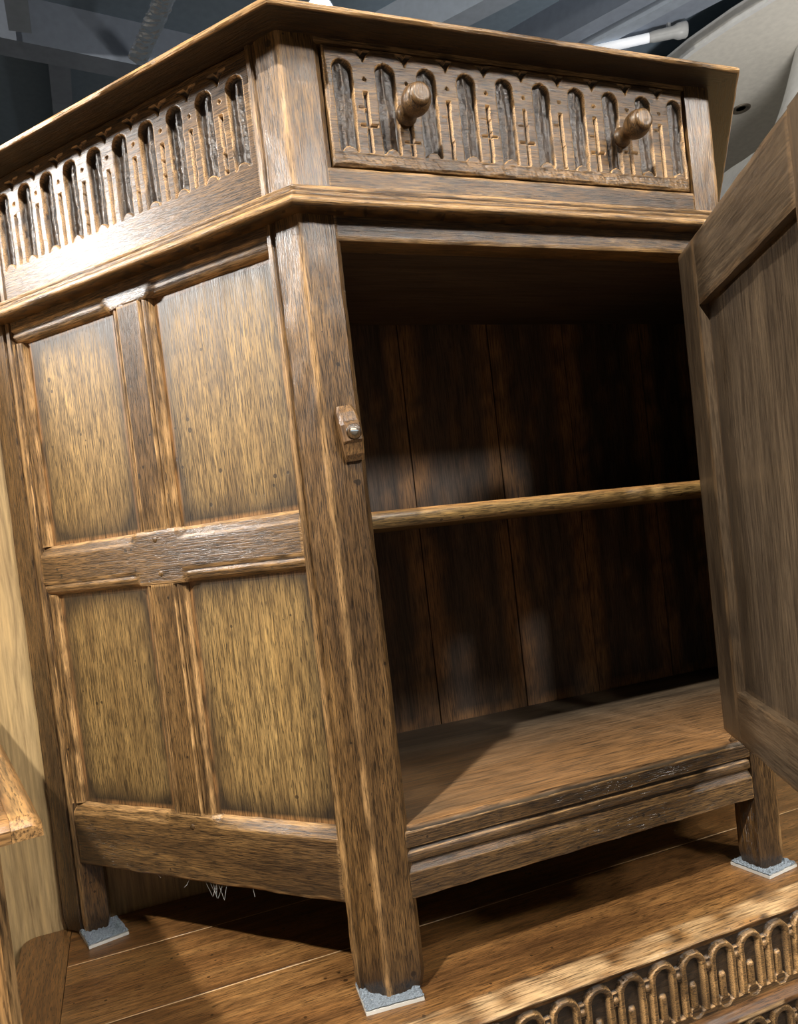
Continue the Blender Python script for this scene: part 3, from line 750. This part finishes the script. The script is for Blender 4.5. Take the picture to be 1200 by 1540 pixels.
# carved chest front
def chestD(zt, zb, c0, pitch, seed):
    def D(x, z):
        i = np.round((x - c0) / pitch); dx = x - (c0 + pitch * i); zc = zt - .0132
        Ro = .0132; Ri = .0084
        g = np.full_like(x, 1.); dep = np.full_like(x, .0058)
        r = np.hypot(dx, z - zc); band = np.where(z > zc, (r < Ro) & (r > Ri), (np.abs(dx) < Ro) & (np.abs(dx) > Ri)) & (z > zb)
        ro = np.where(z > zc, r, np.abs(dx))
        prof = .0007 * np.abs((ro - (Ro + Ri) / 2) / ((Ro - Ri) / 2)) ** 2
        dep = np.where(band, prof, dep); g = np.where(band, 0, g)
        # slit between bands, round boss above it
        mx = np.abs(np.abs(dx) - pitch / 2)
        boss = (np.hypot(mx, z - (zt - .0165)) < .0028); hb = np.hypot(mx, z - (zt - .0165)) / .0028
        dep = np.where(boss, .0004 + .0012 * hb ** 2, dep); g = np.where(boss, .1, g)
        conn = (mx < .0032) & (np.abs(z - (zt - .0165)) < .006) & ~boss; dep = np.where(conn, .0030, dep)
        sl = (mx < .0017) & (z < zt - .0215) & (z > zb); dep = np.where(sl, .0050, dep); g = np.where(sl, 1, g)
        # raised finger inside each flute
        fz = zb + .021
        fin = np.where(z > fz, np.hypot(dx, (z - fz)) , np.abs(dx)); fin_ok = (fin < .0034) & (z > zb + .001) & (ro < Ri)
        dep = np.where(fin_ok, .0015 + .0026 * (fin / .0034) ** 2, dep); g = np.where(fin_ok, .25, g)
        dep = np.where((z < zb), .0012, dep); g = np.where(z < zb, .35, g)
        sc = (z < zb + .0030) & (np.hypot(dx, (z - zb) * 1.2) < .006) & ~band; dep = np.where(sc & (ro < Ri), .0028, dep)
        dep = dep + .0003 * (vn(x * 260, z * 260, seed) - .5)
        D.g = g; return dep
    return D
cd1 = chestD(-.0158, -.0680, .1292, .0319, 61)
def cfront(z0, z1, D, y, x0=-.27, x1=CX1 - .02, res=.0009):
    # fine where seen, the unseen ends coarser
    for a_, b_, r_ in ((x0, .06, .004), (.06, .42, res), (.42, x1, .004)):
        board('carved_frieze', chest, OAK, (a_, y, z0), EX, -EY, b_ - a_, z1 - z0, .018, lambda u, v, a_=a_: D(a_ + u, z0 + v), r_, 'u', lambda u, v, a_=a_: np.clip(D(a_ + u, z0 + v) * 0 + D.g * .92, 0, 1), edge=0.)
cfront(-.0760, -.0075, cd1, -.0475)
cfront(-.2000, -.0872, chestD(-.0950, -.165, .1286, .0319, 62), -.0450)
def ledge():
    loop = [(-.030, -.0870), (-.050, -.0870), (-.0548, -.0852), (-.0560, -.0825), (-.0548, -.0798), (-.0520, -.0782), (-.0515, -.0768), (-.0495, -.0756), (-.0480, -.0748), (-.030, -.0748)]
    p_, _ = dens(loop, .002); xs = np.linspace(-.27, CX1 - .02, 300); R = np.zeros((300, len(p_), 3)); R[..., 0] = xs[:, None]; R[..., 1] = p_[None, :, 0]; R[..., 2] = p_[None, :, 1]
    R[..., 1] += (vn(xs[:, None] * 60 + 0 * R[..., 1], R[..., 2] * 300, 2) - .5) * .0008
    wr = .6 * (R[..., 1] < -.056)
    loft('ledge_moulding', chest, OAKC, R, gr=R + 4., wear=wr)
ledge()
for x0, x1 in ((-.27, -.20), (.30, .37), (.86, .93)): board('chest_stile', chest, OAK, (x0, -.040, FZ), EX, -EY, x1 - x0, -.2 - FZ, .03, None, .03, 'v')
for x0, x1 in ((-.20, .30), (.37, .86)): board('chest_panel', chest, OAK, (x0, -.030, FZ + .1), EX, -EY, x1 - x0, -.2 - FZ - .1, .012, None, .05, 'v')
board('chest_side', chest, OAK, (-.27, .292, FZ), -EY, -EX, .32, -FZ - .0205, .02, None, .05, 'v')
board('chest_side', chest, OAK, (.93, -.028, FZ), EY, EX, .32, -FZ - .0205, .02, None, .05, 'v')

# ================================================================= LEFT FOREGROUND CABINET
LC = np.array([-.1964, -.2544, .275]); LD = np.array([-.2, .98, 0]); LD /= np.linalg.norm(LD); LF = np.array([-LD[1], LD[0], 0])   # back and left directions
left = empty('oak_bureau', tuple(LC + LD * .15 + LF * .2 + EZ * (FZ - .275)), 'golden oak cabinet corner at the left edge, its cleated top lower than the cupboard shelf', 'cabinet')
LDEP = .188; LTOP = .55
def ltop():
    # cleat with soft nose (right side), main boards
    def slabpiece(name, a0, a1, b0, b1, nr, nf, grainU):
        # a along LF (left), b along LD (back); nr: round right edge; nf: round front edge
        na = 14; nb = 40; A_ = np.linspace(a0, a1, na); B_ = np.linspace(b0, b1, nb)
        aa, bb = np.meshgrid(A_, B_)
        z = np.zeros_like(aa)
        if nr: z -= .0055 * np.clip(1 - (aa - a0) / .006, 0, 1) ** 2
        if nf: z -= .0055 * np.clip(1 - (bb - b0) / .006, 0, 1) ** 2
        z += (vn(aa * 90, bb * 50, 3) - .5) * .0010
        F = LC + aa[..., None] * LF + bb[..., None] * LD + z[..., None] * EZ
        return F.reshape(-1, 3), aa, bb
    U = -LF; 
    def bd(name, a0, a1, b0, b1, grain, D):
        # face normal +Z; U = -LF (to the right), V = LD (back): U x V = +Z
        O = LC + LF * a1 + LD * b0
        return board(name, left, OAKL, O, U, EZ, a1 - a0, b1 - b0, .0085, lambda u, v: D(a1 - u, b0 + v), .0012, grain, lambda u, v: gst(a1 - u, b0 + v), V=LD, edge=.0004, wob=.0006)
    ed = lambda a, b: .0035 * np.clip(1 - a / .0035, 0, 1) ** 1.6 + .0035 * np.clip(1 - b / .004, 0, 1) ** 1.6
    groove = lambda a, b: .0016 * np.exp(-((a - .0105 - .0005 * np.sin(b * 60)) / .0012) ** 2) * (b > .016)
    gst = lambda a, b: .75 * np.exp(-((a - .0105 - .0005 * np.sin(b * 60)) / .0022) ** 2) * (b > .012)
    bd('end_cleat', 0, .0105, 0, LTOP, 'v', lambda a, b: ed(a, b) + groove(a, b))
    bd('top_board', .0106, .09, 0, LTOP, 'u', lambda a, b: ed(a * 0 + 1, b) + groove(a, b))
    bd('top_board', .0904, .42, 0, LTOP, 'u', lambda a, b: ed(a * 0 + 1, b))
ltop()
BI, BF = .0144, .007
def lb(name, a0, a1, z0, z1, b, t, mat, grain='v', D=None, res=.004, **k):
    O = LC * np.array([1, 1, 0]) + LF * a1 + LD * b + EZ * z0
    return board(name, left, mat, O, -LF, -LD, a1 - a0, z1 - z0, t, D, res, grain, None, **k)
lb('corner_stile', BI, BI + .010, FZ, .2665, BF, .02, OAK, edge=.001, res=.003)
ORG = OAKL
lb('corner_bead', BI + .0035, BI + .0085, FZ, .264, BF - .0012, .004, OAKL, res=.002)
for z0, z1 in ((.222, .261), (.162, .216), (.06, .156), (-.30, .054)):
    lb('drawer_front', BI + .0103, .44, z0, z1, BF + .003, .016, OAKC, 'u', edge=.004)
for z in (.2615, .2163, .1563, .0543):
    lb('drawer_divider', BI + .0103, .44, z, z + .0055, BF + .006, .015, OAK, 'u')
lb('base_panel', BI + .0103, .44, FZ, -.30, BF + .003, .016, OAKC)
# side of the body
board('side_board', left, OAK, LC * np.array([1, 1, 0]) + LF * BI + LD * (BF + .021) + EZ * FZ, LD, -LF, LDEP - BF - .03, -FZ + .2665, .016, None, .05, 'v')

for s_, z_ in ((.192, .3865), (.190, .3560), (.190, .1255)):
    lathe('peg', cup, OAK, [(.0001, .0004), (.0026, .0003), (.0030, -.0004), (.0030, -.003)], DC * s_ + NC * -.0012 + EZ * z_, NC, 14)

# ---- cobwebs hanging under the side rail
def cobweb():
    V = []; E = []
    random.seed(3)
    base = lambda s, z: DC * s + NC * -.004 + EZ * z
    strands = []
    for s0, s1 in ((.185, .172), (.180, .165), (.176, .172), (.170, .160)):
        strands.append([(s0, ZRB - .0006), ((s0 + s1) / 2, ZRB - .013 - random.random() * .003), (s1, ZRB - .0006)])
    strands += [[(.130, ZRB - .0006), (.129, ZRB - .007)], [(.205, ZRB - .0006), (.209, ZRB - .006), (.213, ZRB - .009)], [(.245, ZRB - .0006), (.242, ZRB - .003)]]
    quads = []
    for st_ in strands:
        P_ = [base(*p) for p in st_]
        fine = []
        for a, b_ in zip(P_[:-1], P_[1:]):
            for j in range(6): fine.append(a + (b_ - a) * j / 6 + EZ * (random.random() - .5) * .0006)
        fine.append(P_[-1]); n0 = len(V)
        for p in fine:
            for dx, dz in ((0, .00022), (.00022, 0), (0, -.00022), (-.00022, 0)): V.append(p + DC * dx + EZ * dz)
        for i in range(len(fine) - 1):
            for j in range(4):
                a = n0 + i * 4 + j; b_ = n0 + i * 4 + (j + 1) % 4; quads.append((a, b_, b_ + 4, a + 4))
    o = mk('cobweb', V, quads, [], WEB, None)
    props(o, 'wispy grey cobweb strands hanging under the canted side rail', 'cobweb', None, 'stuff')
cobweb()
